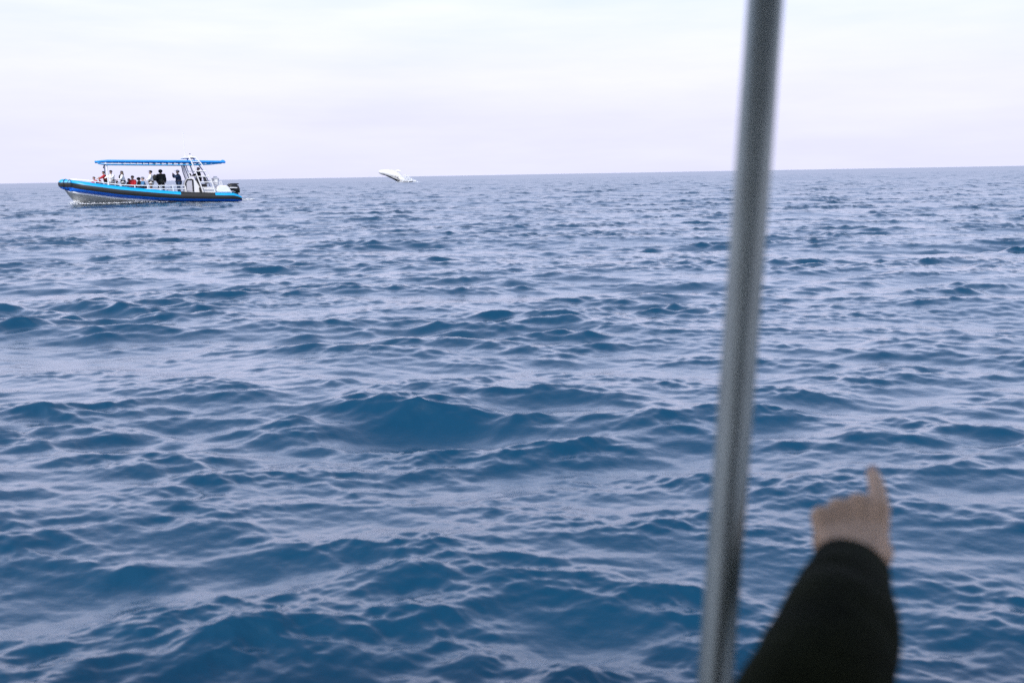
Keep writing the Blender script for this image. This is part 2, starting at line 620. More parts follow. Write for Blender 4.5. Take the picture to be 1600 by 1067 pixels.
# hull: vee bottom under the collar, with a pale spray rail
HS = [107, 110, 115, 121, 130, 142, 158, 180, 205, 235, 270, 310, 350, 372]
v, f = [], []
for px in HS:
    zb = bz(px, interp(TUBE, px, 2)); w = interp(TUBE, px, 3)
    keel = float(np.interp(px, [107, 110, 115, 121, 130, 142, 372], [bz(106, 298), bz(109, 303.5), bz(114, 310), bz(121, 316.6), -0.25, -0.45, -0.55]))
    zc = min(zb - 0.22, 1.0)
    zc = max(zc, keel + 0.02)
    wc = max(w - 0.30, 0.02) * (1 if px > 120 else 0.75)
    x = bx(px)
    for s in (-1, 1):
        v += [(x, s * max(w - 0.05, 0.02), zb + 0.16), (x, s * (wc + 0.02), zc), (x, s * wc * 0.52, keel + (zc - keel) * 0.42)]
    v.append((x, 0, keel))
for i in range(len(HS) - 1):
    a, c = i * 7, (i + 1) * 7
    for p, q in ((0, 1), (1, 2), (2, 6), (6, 5), (5, 4), (4, 3)):
        f.append((a + p, a + q, c + q, c + p))
f.append((len(v) - 7, len(v) - 6, len(v) - 5, len(v) - 1, len(v) - 2, len(v) - 3, len(v) - 4))
mb = MB(); mb.add(v, f)
mb.build('hull', HULL, boat)
for s in (-1, 1):
    mb = MB()
    xs = [110, 114, 121, 132, 146, 165, 190, 210, 226, 238, 246]
    pts = []
    for px in xs:
        zb = bz(px, interp(TUBE, px, 2))
        pts.append((bx(px), s * (interp(TUBE, px, 3) - 0.06 if px > 115 else interp(TUBE, px, 3) * 0.8), zb - 0.02))
    mb.tube(pts, [0.05, 0.08, 0.10] + [0.115] * 5 + [0.10, 0.08, 0.05], 10)
    mb.build('spray_rail', WHITE, boat)

# deck
mb = MB()
deck_z = lambda px: float(np.interp(px, [107, 120, 240, 340, 375], [1.22, 1.05, 0.60, 0.42, 0.40]))
DX = [112, 118, 130, 150, 190, 240, 281, 337, 372]
v = []
for px in DX:
    w = max(interp(TUBE, px, 3) - 0.1, 0.05)
    v += [(bx(px), -w, deck_z(px)), (bx(px), w, deck_z(px)), (bx(px), w, deck_z(px) - 0.08), (bx(px), -w, deck_z(px) - 0.08)]
f = []
for i in range(len(DX) - 1):
    a = i * 4; c = a + 4
    for k in range(4):
        f.append((a + k, a + (k + 1) % 4, c + (k + 1) % 4, c + k))
f += [(0, 1, 2, 3), (len(v) - 4, len(v) - 3, len(v) - 2, len(v) - 1)]
mb.add(v, f); mb.build('deck', DECK, boat, smooth=False)

# passenger benches running across the boat
for px in (160, 183, 205, 226, 247, 268):
    mb = MB()
    z = deck_z(px)
    mb.box((bx(px) - 0.22, -1.0, z + 0.005), (bx(px) + 0.2, 1.0, z + 0.40))
    be = mb.build('bench', GREY_PANEL, boat, bevel=0.03)
    mb = MB(); mb.box((bx(px) - 0.25, -1.03, z + 0.403), (bx(px) + 0.23, 1.03, z + 0.47))
    mb.build('cushion', BLACK, be, bevel=0.025)

# canopy: a laced cloth roof with a fat blue edge roll over a lighter frame tube
CW = 1.38
ROOF = [(155.5, 255.6), (158.5, 254.9), (165, 254.2), (175, 253.9), (220, 253.9), (281, 253.7), (320, 253.8), (347, 254.0), (355.0, 254.1)]
rw = lambda px: CW * (1.0 if px > 171 else 0.72 + 0.28 * math.sin(math.pi / 2 * max(0, (px - 155.5) / 15.5)))
v, f = [], []
NY = 9
for px, py in ROOF:
    for k in range(NY):
        y = (k / (NY - 1) * 2 - 1)
        v.append((bx(px), y * rw(px), bz(px, py) + 0.10 * (1 - y * y)))
m_ = len(ROOF) * NY
v += [(p[0], p[1], p[2] - 0.03) for p in v]
for i in range(len(ROOF) - 1):
    for k in range(NY - 1):
        a = i * NY + k
        f += [(a, a + NY, a + NY + 1, a + 1), (m_ + a, m_ + a + 1, m_ + a + NY + 1, m_ + a + NY)]
for i in range(len(ROOF) - 1):
    for k in (0, NY - 1):
        a = i * NY + k
        f.append((a, a + NY, m_ + a + NY, m_ + a))
for k in range(NY - 1):
    f.append((k, k + 1, m_ + k + 1, m_ + k)); a = m_ - NY + k
    f.append((a, a + 1, m_ + a + 1, m_ + a))
mb = MB(); mb.add(v, f)
canopy = mb.build('canopy', CANOPY_BLUE, boat)
loop = [(px, py) for px, py in ROOF]
pts = [(bx(px), -rw(px), bz(px, py)) for px, py in loop]
pts += [(bx(355.0), y * CW, bz(355.0, 254.1) + 0.1 * (1 - y * y)) for y in (-0.5, 0, 0.5)]
pts += [(bx(px), rw(px), bz(px, py)) for px, py in loop[::-1]]
pts += [(bx(155.5), y * rw(155.5), bz(155.5, 255.6) + 0.1 * (1 - y * y)) for y in (0.5, 0, -0.5)]
rr_ = []
for p in pts:
    q = p[0] / SX + 236
    rr_.append(float(np.interp(q, [155.5, 162, 175, 355], [0.045, 0.075, 0.10, 0.10])))
mb = MB(); mb.tube(pts, rr_, 12, closed=True)
mb.build('edge_roll', CANOPY_BLUE, canopy)
# frame rail beneath, with the lacing between
for s in (-1, 1):
    mb = MB()
    mb.tube([bp3(159, 256.8, s * (CW - 0.25)), bp3(165, 258.0, s * (CW - 0.1)), bp3(172, 258.8, s * (CW - 0.03)), bp3(230, 258.9, s * (CW - 0.03)), bp3(290, 258.9, s * (CW - 0.03)),
             bp3(318, 258.0, s * (CW - 0.03)), bp3(338, 256.9, s * (CW - 0.03)), bp3(351, 255.4, s * (CW - 0.05))], 0.038, 8)
    mb.build('canopy_rail', CYAN, boat)
    lace = None
    for i in range(19):
        px = 171 + i * 9.6
        if px > 335: break
        py1 = 258.4 if px < 300 else 257.6
        mb = MB()
        wpx = 2.6
        z0, z1 = bz(px, py1) + 0.0, bz(px, 255.2)
        y = s * (CW - 0.01)
        prof = [(bx(px) - 0.07, z1), (bx(px) + 0.07, z1), (bx(px) + 0.05, (z0 + z1) / 2), (bx(px) + 0.09, z0), (bx(px) - 0.09, z0), (bx(px) - 0.05, (z0 + z1) / 2)]
        mb.prism(prof, y - 0.012, y + 0.012)
        mb.build('lacing', WHITE_TUBE, canopy, smooth=False)
# cross beams under the cloth
for px in (172, 196, 220, 244, 268, 292, 330):
    mb = MB(); mb.tube([bp3(px, 257.6, -CW + 0.06), bp3(px, 256.4, 0), bp3(px, 257.6, CW - 0.06)], 0.03, 8)
    mb.build('canopy_beam', WHITE_TUBE, boat)
# posts
for s in (-1, 1):
    mb = MB(); mb.tube([bp3(170.5 - 2.0 * s, 258.5, s * 1.22), bp3(170.5 - 2.0 * s, 270, s * 1.24), bp3(170.8 - 2.0 * s, 290, s * 1.28)], 0.05, 10)
    mb.build('canopy_post', WHITE_TUBE, boat)
    mb = MB(); mb.tube([bp3(170.5, 258.6, s * 1.22), bp3(168.0, 260.8, s * 1.22), bp3(166.6, 264, s * 1.22)], 0.025, 8)
    mb.build('post_brace', BLACK, boat)

# handrails along both sides, one post a metre
RAILT = [(117, 281.3), (135, 282.2), (153, 284.2), (172, 287.0), (191, 289.2), (212, 290.2), (231.6, 290.5), (250.5, 290.5), (270.6, 290.5), (288.6, 290.5)]
for s in (-1, 1):
    yy = lambda px: s * (interp(TUBE, px, 3) - 0.22)
    mb = MB(); mb.tube([bp3(px, py, yy(px)) for px, py in RAILT] + [bp3(290.6, 292, yy(290)), bp3(291.2, 300.5, yy(290))], 0.036, 8)
    mb.build('handrail', WHITE_TUBE, boat)
    mb = MB(); mb.tube([bp3(px, py, yy(px)) for px, py in ((226, 295.6), (231.6, 295.4), (250.5, 295.4), (270.6, 295.4), (290.6, 295.4))], 0.03, 8)
    mb.build('lower_rail', WHITE_TUBE, boat)
    for px, py in RAILT[2:-1]:
        mb = MB(); mb.tube([bp3(px, py, yy(px)), (bx(px + 0.6), yy(px), min(bz(px, interp(TUBE, px, 1)), bz(px, py) - 0.1) - 0.12)], 0.036, 8)
        mb.build('rail_post', WHITE_TUBE, boat)

# raked radar arch with rungs, standing outside the canopy
for s in (-1, 1):
    y = s * 1.46
    legs = {}
    front = [(299.5, 247.3), (303.5, 256.5), (309.5, 274), (315, 291), (317.8, 300.5)]
    rear = [(309.5, 247.3), (316.5, 255.5), (324.5, 266.5), (331, 280), (335.8, 295), (337, 301)]
    mb = MB(); mb.tube([bp3(a, c, y if c > 250 else y * 0.94) for a, c in front], 0.05, 10); mb.build('arch_leg', WHITE_TUBE, boat)
    mb = MB(); mb.tube([bp3(a, c, y if c > 250 else y * 0.94) for a, c in rear], 0.05, 10); mb.build('arch_leg', WHITE_TUBE, boat)
    for py in (254.0, 268.4, 276.6, 285.2, 293.6):
        xa = float(np.interp(py, [c for a, c in front], [a for a, c in front]))
        xb = float(np.interp(py, [c for a, c in rear], [a for a, c in rear]))
        mb = MB(); mb.tube([bp3(xa, py, y), bp3(xb, py, y)], 0.038, 8); mb.build('arch_rung', WHITE_TUBE, boat)
mb = MB()
mb.prism([(bx(288), bz(288, 248.9)), (bx(290), bz(290, 247.2)), (bx(309), bz(309, 245.8)), (bx(312.5), bz(312, 248.8))], -1.36, 1.36)
top = mb.build('arch_top', WHITE, boat, bevel=0.03)
mb = MB(); mb.tube([bp3(303, 246.4, -0.5), bp3(303, 245.0, -0.5)], [0.2, 0.17], 16); mb.ball(bp3(303, 245.0, -0.5), (0.17, 0.17, 0.07), 14, 7)
mb.build('radar_dome', WHITE, boat)
mb = MB(); mb.box((bx(298.6), -1.40, bz(300, 249.3)), (bx(306.5), -1.364, bz(300, 247.9)))
mb.build('arch_slot', BLACK, top, smooth=False)
mb = MB(); mb.tube([bp3(301.6, 246, -0.9), bp3(301.6, 242.6, -0.9)], 0.018, 6); mb.build('light_mast', WHITE_TUBE, boat)
mb = MB(); mb.ball(bp3(301.6, 242.0, -0.9), 0.05, 8, 6); mb.build('navigation_light', BLACK, boat)
mb = MB(); mb.tube([bp3(293.6, 247, -1.1), bp3(293.3, 236, -1.1), bp3(292.8, 207, -1.1)], [0.024, 0.018, 0.012], 6); mb.build('whip_aerial', WHITE_TUBE, boat)

# steering console, windscreen, helm seat
cz = deck_z(300)
mb = MB()
mb.prism([(bx(290.2), cz + 0.004), (bx(290.2), bz(290, 287)), (bx(294), bz(294, 279.2)), (bx(304.6), bz(304, 279.2)), (bx(310), bz(309, 285)), (bx(316), bz(316, 294)), (bx(316), cz + 0.004)], -0.95, 0.95)
console = mb.build('console', WHITE, boat, bevel=0.05)
mb = MB()
yo = -0.965
fr = [(291.6, 299.5), (291.6, 286.5), (294.6, 281.3), (302.9, 281.3), (302.9, 299.5)]
for (a, c), (d, e) in zip(fr[:-1], fr[1:]):
    mb.tube([bp3(a, c, yo), bp3(d, e, yo)], 0.06, 8)
mb.build('door_seal', BLACK, console)
mb = MB(); mb.prism([(bx(292.6), bz(292, 299)), (bx(292.6), bz(292, 286.8)), (bx(295), bz(295, 282.4)), (bx(302), bz(302, 282.4)), (bx(302), bz(302, 299))], -0.985, -0.952)
mb.build('console_door', GREY_PANEL, console, smooth=False)
for s in (-1, 1):
    mb = MB(); mb.tube([bp3(289.2, 257.5, s * 0.95), bp3(291.2, 270, s * 0.93), bp3(294.2, 280, s * 0.9)], 0.035, 8); mb.build('windscreen_post', GREY_PANEL, boat)
    mb = MB(); mb.tube([bp3(293.8, 259.0, s * 0.95), bp3(297.0, 270, s * 0.93), bp3(300.2, 280, s * 0.9)], 0.045, 8); mb.build('windscreen_post', WHITE_TUBE, boat)
mb = MB(); mb.prism([(bx(289.6), bz(289, 259.3)), (bx(290.2), bz(290, 259.3)), (bx(294.9), bz(294, 279.4)), (bx(294.3), bz(294, 279.4))], -0.88, 0.88)
mb.build('windscreen', GLASS, boat, smooth=False)
for py in (268.6, 276.4):
    mb = MB(); mb.tube([bp3(297, py, -0.9), bp3(309, py, -0.9)], 0.02, 6); mb.build('grab_rail', WHITE_TUBE, boat)
mb = MB(); mb.tube([bp3(299.6, 277.4, -0.55), bp3(299.6, 272.6, -0.55)], 0.05, 8); mb.ball(bp3(299.7, 273.7, -0.55), (0.11, 0.09, 0.11), 10, 7); mb.build('compass', BLACK, boat)
mb = MB(); mb.tube([bp3(312, 278, -0.98), bp3(309, 282, -0.98), bp3(311.5, 287, -0.98), bp3(314.5, 292, -0.98)], 0.05, 8); mb.build('grab_handle', BLACK, boat)
mb = MB(); mb.tube([bp3(314.2, 294.5, -1.0), bp3(314.6, 300, -1.0)], 0.1, 10); mb.ball(bp3(314.3, 294.5, -1.0), 0.1, 10, 7); mb.build('fender', BLACK, boat)
mb = MB(); mb.box((bx(317.5), -1.30, cz + 0.004), (bx(337), 1.30, bz(327, 294.0)))
mb.build('engine_box', WHITE, boat, bevel=0.05)
mb = MB(); mb.box((bx(317), -0.8, bz(320, 294.0) + 0.003), (bx(326), 0.8, bz(320, 288.0)))
hs = mb.build('helm_seat', BLACK, boat, bevel=0.05)
mb = MB(); mb.prism([(bx(325), bz(325, 288)), (bx(321.8), bz(322, 276.5)), (bx(323.8), bz(324, 276.5)), (bx(328), bz(328, 288))], -0.8, 0.8)
mb.build('backrest', BLACK, hs, bevel=0.05)
# life raft canister and stern locker
mb = MB(); x0 = bx(335.8); x1 = bx(346.2)
mb.box((x0, -0.62, bz(340, 290.3)), (x1, 0.1, bz(340, 276.2)))
raft = mb.build('life_raft_case', WHITE, boat, bevel=0.12)
for py in (280, 286):
    mb = MB(); mb.box((x0 - 0.012, -0.64, bz(340, py + 0.5)), (x1 + 0.012, 0.12, bz(340, py - 0.5)))
    mb.build('strap', GREY_PANEL, raft, bevel=0.01)
mb = MB()
mb.prism([(bx(337), bz(337, 301.5)), (bx(343), bz(343, 290.4)), (bx(357), bz(357, 290.2)), (bx(360), bz(360, 293)), (bx(364.4), bz(364, 301.5))], -1.32, 1.32)
mb.build('stern_locker', WHITE, boat, bevel=0.06)
mb = MB(); mb.tube([bp3(346.6, 290.6, -0.95), bp3(346.9, 284.8, -0.95), bp3(348.6, 283.6, -0.95), bp3(349.6, 285.4, -0.95), bp3(349.9, 290.6, -0.95)], 0.03, 8)
mb.build('stern_hoop', WHITE_TUBE, boat)

# twin outboard engines
for s in (-1, 1):
    y = s * 0.42
    secs = [  # px, py centre, half height px, half width m
        (359.5, 294.0, 2.6, 0.16), (362, 293.2, 4.6, 0.24), (367, 293.0, 5.6, 0.28), (373, 294.0, 5.9, 0.28), (377.5, 296.2, 5.6, 0.25), (379.4, 298.5, 3.6, 0.17)]
    v, f = [], []
    sg = 16
    for px, py, hh, hw in secs:
        for k in range(sg):
            a = 2 * math.pi * k / sg
            ca, sa = math.cos(a), math.sin(a)
            ca = math.copysign(abs(ca) ** 0.6, ca); sa = math.copysign(abs(sa) ** 0.6, sa)
            v.append((bx(px), y + hw * ca, bz(px, py) + hh * SZ * sa))
    for i in range(len(secs) - 1):
        for k in range(sg):
            f.append((i * sg + k, i * sg + (k + 1) % sg, (i + 1) * sg + (k + 1) % sg, (i + 1) * sg + k))
    f += [tuple(range(sg)), tuple(len(v) - sg + k for k in range(sg))]
    mb = MB(); mb.add(v, f)
    eng = mb.build('outboard_engine', COWL, boat)
    mb = MB(); mb.prism([(bx(361), bz(361, 289.6)), (bx(364), bz(364, 287.2)), (bx(379.0), bz(379, 287.0)), (bx(378), bz(378, 288.4)), (bx(371), bz(371, 290.2)), (bx(364), bz(364, 291.2))], y - 0.24, y + 0.24)
    mb.build('cowl_lid', COWL, eng, bevel=0.03)
    mb = MB(); mb.prism([(bx(361.8), bz(361, 294.6)), (bx(362.6), bz(362, 292.8)), (bx(375.4), bz(375, 293.4)), (bx(374.2), bz(374, 294.6))], y - 0.31, y - 0.275)
    mb.build('cowl_stripe', WHITE, eng, smooth=False)
    mb = MB(); mb.prism([(bx(368), bz(368, 300)), (bx(377), bz(377, 301)), (bx(375.5), -0.55), (bx(370), -0.55)], y - 0.11, y + 0.11)
    mb.build('engine_leg', COWL, eng, bevel=0.04)


# ------------------------------------------------------------------ passengers
def figure(pose='stand', arms='down', lean=0.0):
    """joints of a person 1.75 m tall (seated: hips at 0.47), facing +x"""
    J = {}
    sit = pose == 'sit'
    dz = -0.47 if sit else 0.0
    J['pelvis'] = ((0, 0, 0.95 + dz), (0.13, 0.16))
    J['waist'] = ((0.0 + lean * 0.1, 0, 1.12 + dz), (0.115, 0.145))
    J['chest'] = ((0.01 + lean * 0.25, 0, 1.32 + dz), (0.125, 0.165))
    J['neck'] = ((0.0 + lean * 0.38, 0, 1.475 + dz), (0.058, 0.058))
    J['jaw'] = ((0.025 + lean * 0.46, 0, 1.565 + dz), (0.070, 0.062))
    J['head'] = ((0.010 + lean * 0.50, 0, 1.655 + dz), (0.098, 0.082))
    J['crown'] = ((0.0 + lean * 0.52, 0, 1.715 + dz), (0.072, 0.064))
    J['nose'] = ((0.105 + lean * 0.49, 0, 1.63 + dz), (0.016, 0.016))
    sh = Vector((lean * 0.33, 0, 1.405 + dz))
    for n_, s in (('l', 1), ('r', -1)):
        S = sh + Vector((0, 0.185 * s, 0))
        if arms == 'down':
            E = S + Vector((-0.02, 0.06 * s, -0.29)); W = E + Vector((0.10, -0.01 * s, -0.23)); H = W + Vector((0.04, -0.01 * s, -0.075))
        elif arms == 'lap':
            E = S + Vector((0.06, 0.07 * s, -0.28)); W = E + Vector((0.22, -0.10 * s, -0.05)); H = W + Vector((0.075, -0.03 * s, -0.01))
        elif arms == 'camera':
            E = S + Vector((0.20, 0.07 * s, -0.17)); W = E + Vector((0.07, -0.15 * s, 0.25)); H = W + Vector((0.02, -0.035 * s, 0.07))
        elif arms == 'forward':
            E = S + Vector((0.20, 0.05 * s, -0.19)); W = E + Vector((0.21, -0.03 * s, -0.08)); H = W + Vector((0.075, 0, -0.02))
        else:                                                     # 'rail': one hand out on the rail
            E = S + Vector((0.12, 0.09 * s, -0.26)); W = E + Vector((0.20, 0.05 * s, -0.12)); H = W + Vector((0.07, 0, -0.03))
        J['shoulder' + n_] = (S, (0.066, 0.066)); J['elbow' + n_] = (E, (0.047, 0.047))
        J['wrist' + n_] = (W, (0.031, 0.031)); J['hand' + n_] = (H, (0.04, 0.028))
        J['thumb' + n_] = (H + Vector((0.03, -0.035 * s, 0.02)), (0.013, 0.013))
        J['hip' + n_] = ((0, 0.095 * s, 0.89 + dz), (0.09, 0.09))
        if sit:
            K = Vector((0.42, 0.12 * s, 0.47)); A = Vector((0.40, 0.12 * s, 0.085))
        else:
            K = Vector((0.03, 0.105 * s, 0.49)); A = Vector((-0.02, 0.11 * s, 0.085))
        J['knee' + n_] = (K, (0.06, 0.06)); J['ankle' + n_] = (A, (0.042, 0.042))
        J['toe' + n_] = (A + Vector((0.16, 0.015 * s, -0.045)), (0.038, 0.045))
    return J


BONES = [('pelvis', 'waist'), ('waist', 'chest'), ('chest', 'neck'), ('neck', 'jaw'), ('jaw', 'head'), ('head', 'crown'), ('head', 'nose')]
for q in 'lr':
    BONES += [('chest', 'shoulder' + q), ('shoulder' + q, 'elbow' + q), ('elbow' + q, 'wrist' + q), ('wrist' + q, 'hand' + q), ('hand' + q, 'thumb' + q),
              ('pelvis', 'hip' + q), ('hip' + q, 'knee' + q), ('knee' + q, 'ankle' + q), ('ankle' + q, 'toe' + q)]


def chain(J, names, grow):
    idx = {n: i for i, n in enumerate(names)}
    js = [(J[n][0], tuple(r + grow.get(n.rstrip('lr') if n not in ('pelvis',) else n, grow.get('*', 0)) for r in J[n][1])) for n in names]
    es = [(idx[a], idx[b_]) for a, b_ in BONES if a in idx and b_ in idx]
    return skin(js, es)


_cache = {}


def person_meshes(pose, arms, lean, coat):
    key = (pose, arms, lean, coat)
    if key in _cache: return _cache[key]
    J = figure(pose, arms, lean)
    body = chain(J, list(J.keys()), {})
    jn = ['pelvis', 'waist', 'chest', 'neck'] + [a + q for q in 'lr' for a in ('shoulder', 'elbow', 'wrist')]
    JJ = dict(J)
    if coat == 'long' and pose == 'stand':
        hem = (Vector(J['pelvis'][0]) + Vector((0, 0, -0.24)), (0.22, 0.25))
        js = [('hem', hem)] + [(n, J[n]) for n in jn]
        names = [a for a, _ in js]; idx = {n: i for i, n in enumerate(names)}
        es = [(0, 1)] + [(idx[a], idx[c]) for a, c in BONES if a in idx and c in idx]
        gr = {'pelvis': 0.065, 'waist': 0.05, 'chest': 0.045, 'neck': 0.03}
        jacket = skin([(j[0], tuple(r + gr.get(n, 0.03 if n != 'hem' else 0) for r in j[1])) for n, j in js], es)
    else:
        jacket = chain(J, jn, {'pelvis': 0.045, 'waist': 0.05, 'chest': 0.045, 'neck': 0.024, '*': 0.03})
    tn = ['pelvis'] + [a + q for q in 'lr' for a in ('hip', 'knee', 'ankle')]
    trousers = chain(J, tn, {'pelvis': 0.018, '*': 0.022})
    shoe = {}
    h = Vector(J['head'][0]); cr = Vector(J['crown'][0])
    _cache[key] = (body, jacket, trousers, h, cr, J)
    return _cache[key]


def half_cap(c, r, zcut, mb, back=0.0, seg=14):
    """a shell over the skull: keeps what lies above zcut, dropping lower at the back"""
    rings = 9
    v = []
    for i in range(rings):
        for k in range(seg):
            b_ = 2 * math.pi * k / seg
            lim = math.pi * (0.5 + 0.18 * (back - back * 1.6 * math.cos(b_)) - zcut)
            a = lim * (i + 0.001) / (rings - 1)
            v.append((c[0] + r[0] * math.sin(a) * math.cos(b_), c[1] + r[1] * math.sin(a) * math.sin(b_), c[2] + r[2] * math.cos(a)))
    f = [(i * seg + k, (i + 1) * seg + k, (i + 1) * seg + (k + 1) % seg, i * seg + (k + 1) % seg) for i in range(rings - 1) for k in range(seg)]
    n0 = len(v)
    v2 = [(c[0] + (p[0] - c[0]) * 0.86, c[1] + (p[1] - c[1]) * 0.86, c[2] + (p[2] - c[2]) * 0.86) for p in v]
    f2 = [tuple(reversed([i + n0 for i in q])) for q in f]
    rim = [((rings - 1) * seg + k, n0 + (rings - 1) * seg + k, n0 + (rings - 1) * seg + (k + 1) % seg, (rings - 1) * seg + (k + 1) % seg) for k in range(seg)]
    return mb.add(v + v2, f + f2 + rim)


EYE = MB(); EYE.ball((0, 0, 0), 0.012, 8, 6)
EYE_ME = EYE.mesh('eye')
EYE_M = mat('eye_dark', (0.02, 0.015, 0.012), 0.2)
HAIR_D = cloth('dark_hair', (0.014, 0.011, 0.010), 0.6)
HAIR_B = cloth('brown_hair', (0.06, 0.035, 0.02), 0.6)
HAIR_L = cloth('light_hair', (0.28, 0.20, 0.13), 0.6)
C_RED = cloth('red_cloth', (0.42, 0.012, 0.02))
C_DRED = cloth('dark_red_cloth', (0.20, 0.012, 0.02))
C_WHITE = cloth('white_cloth', (0.82, 0.80, 0.77))
C_BLACK = cloth('black_cloth', (0.014, 0.015, 0.015))
C_GREENB = cloth('green_black_cloth', (0.016, 0.021, 0.017))
C_BLUE = cloth('mid_blue_cloth', (0.05, 0.17, 0.34))
C_NAVY = cloth('navy_cloth', (0.012, 0.035, 0.09))
C_GREY = cloth('grey_cloth', (0.20, 0.22, 0.25))
C_DARK = cloth('dark_trousers', (0.022, 0.022, 0.028))
C_BROWN = cloth('brown_trousers', (0.10, 0.055, 0.035))


def passenger(px, py_top, y, face, label, pose='stand', arms='down', lean=0.0, coat='short', jacket=C_BLACK, trousers=C_DARK,
              hair=HAIR_D, hat=None, hatm=None, lift=None, extra=None):
    me_b, me_j, me_t, h, cr, J = person_meshes(pose, arms, lean, coat)
    H = 1.775 if pose == 'stand' else 1.305
    ztop, zd = bz(px, py_top), deck_z(px)
    zd2 = zd + (lift or 0.0) + 0.004
    sc = min(max((ztop - zd2) / H, 0.70), 1.08)
    base = ztop - H * sc
    loc = Vector(ctr) + Matrix.Rotation(BOAT_YAW, 3, 'Z') @ Vector((bx(px), y, base))
    root = empty('person', loc, BOAT_YAW + math.radians(face))
    root.scale = (sc * 1.24, sc * 1.24, sc)
    tag(root, label, 'person', 'passengers aboard the tour boat')
    link('body', me_b, SKIN2, root)

    def sh(name, me, m):
        o = link(name, me if len(me.materials) == 0 else me.copy(), None, root)
        o.data.materials.clear(); o.data.materials.append(m)
        return o
    sh('jacket', me_j, jacket)
    sh('trousers', me_t, trousers)
    # shoes
    for q in 'lr':
        a, t_ = Vector(J['ankle' + q][0]), Vector(J['toe' + q][0])
        mb = MB(); mb.tube([a + Vector((-0.05, 0, -0.035)), a + Vector((0.02, 0, -0.025)), t_ + Vector((-0.03, 0, -0.002)), t_ + Vector((0.03, 0, -0.006))], [0.046, 0.058, 0.052, 0.03], 8)
        mb.build('shoe', C_BLACK, root)
    for s in (-1, 1):
        e = link('eye', EYE_ME, EYE_M, root); e.location = h + Vector((0.088, 0.032 * s, 0.0))
        mb = MB(); mb.ball(h + Vector((-0.005, 0.086 * s, -0.02)), (0.025, 0.014, 0.034), 8, 6); mb.build('ear', SKIN2, root)
    mb = MB(); mb.ball(h + Vector((0.084, 0, -0.068)), (0.010, 0.024, 0.007), 8, 5); mb.build('mouth', C_DRED, root)
    hc = h + Vector((-0.008, 0, 0.022))
    if hat != 'hood':
        mb = MB(); half_cap(hc, (0.118, 0.102, 0.112), 0.12, mb, back=0.9); mb.build('hair', hair, root)
    if hat == 'beanie':
        mb = MB(); half_cap(hc + Vector((0, 0, 0.006)), (0.125, 0.110, 0.122), 0.06, mb, back=0.3); mb.build('beanie', hatm, root)
    elif hat == 'cap':
        mb = MB(); half_cap(hc + Vector((0, 0, 0.010)), (0.124, 0.108, 0.116), 0.10, mb, back=0.1)
        mb.prism([(hc.x + 0.06, hc.z + 0.055), (hc.x + 0.20, hc.z + 0.035), (hc.x + 0.20, hc.z + 0.043), (hc.x + 0.06, hc.z + 0.075)], -0.075, 0.075)
        mb.build('cap', hatm, root)
    elif hat == 'hood':
        mb = MB(); half_cap(hc + Vector((-0.015, 0, -0.005)), (0.138, 0.125, 0.135), -0.02, mb, back=0.9)
        mb.build('hood', hatm, root)
    elif hat == 'long':
        mb = MB(); mb.ball(hc + Vector((-0.05, 0, -0.12)), (0.075, 0.085, 0.16), 12, 8); mb.build('long_hair', hair, root)
    if extra: extra(root, h, J)
    return root


def scarf(root, h, J):
    n = Vector(J['neck'][0])
    mb = MB(); mb.tube([n + Vector((0.09 * math.cos(a), 0.09 * math.sin(a), 0.01)) for a in np.linspace(0, 2 * math.pi, 13)[:-1]], 0.045, 8, closed=True)
    mb.tube([n + Vector((0.10, 0.02, 0)), n + Vector((0.17, 0.02, -0.14)), n + Vector((0.17, 0.03, -0.33))], [0.04, 0.05, 0.045], 8)
    mb.build('scarf', C_DARK, root)


def backpack(root, h, J):
    c = Vector(J['chest'][0])
    mb = MB(); mb.ball(c + Vector((-0.24, 0, -0.08)), (0.13, 0.16, 0.25), 12, 9); mb.build('backpack', C_BLACK, root)


passenger(156.5, 277.2, -0.55, 200, 'small child in a red jacket leaning over the bow rail, furthest forward', 'sit', 'forward', 0.5, jacket=C_RED, hair=HAIR_B)
passenger(161.5, 277.6, 0.35, 185, 'child in a dark red jacket beside the leaning child near the bow', 'sit', 'lap', 0.2, jacket=C_DRED, hair=HAIR_L)
passenger(169.5, 268.8, 0.25, 190, 'adult in a red jacket standing behind the front canopy posts', 'stand', 'forward', 0.3, jacket=C_RED, trousers=C_DARK, hair=HAIR_D)
passenger(178.0, 267.6, -0.8, 235, 'dark haired person in a white jacket just behind the front canopy posts', 'stand', 'forward', 0.05, 'long', jacket=C_WHITE, trousers=C_BROWN, hair=HAIR_D)
passenger(186.3, 283.0, -0.80, 170, 'small child with dark hair and black jacket low between the two white jackets', 'sit', 'lap', 0.1, jacket=C_BLACK, hair=HAIR_D)
passenger(195.0, 268.4, -0.8, 180, 'light haired person in a white jacket and dark scarf facing the bow', 'stand', 'lap', 0.1, 'long', jacket=C_WHITE, trousers=C_DARK, hair=HAIR_L, hat='long', extra=scarf)
passenger(204.2, 279.6, 0.45, 200, 'small child in black seated left of the bright red jacket', 'sit', 'lap', 0.0, jacket=C_BLACK, hair=HAIR_D)
passenger(210.4, 275.4, -0.30, 225, 'seated person with dark hair and a bright red jacket amidships', 'sit', 'lap', 0.05, jacket=C_RED, trousers=C_DRED, hair=HAIR_D)
passenger(219.6, 278.2, -0.20, 20, 'seated person in black with a black hood between red and blue jackets', 'sit', 'lap', 0.0, jacket=C_BLACK, hat='hood', hatm=C_BLACK)
passenger(226.0, 277.6, -0.60, 190, 'seated person in a blue jacket and grey blue beanie', 'sit', 'lap', 0.05, jacket=C_BLUE, trousers=C_NAVY, hat='beanie', hatm=C_GREY)
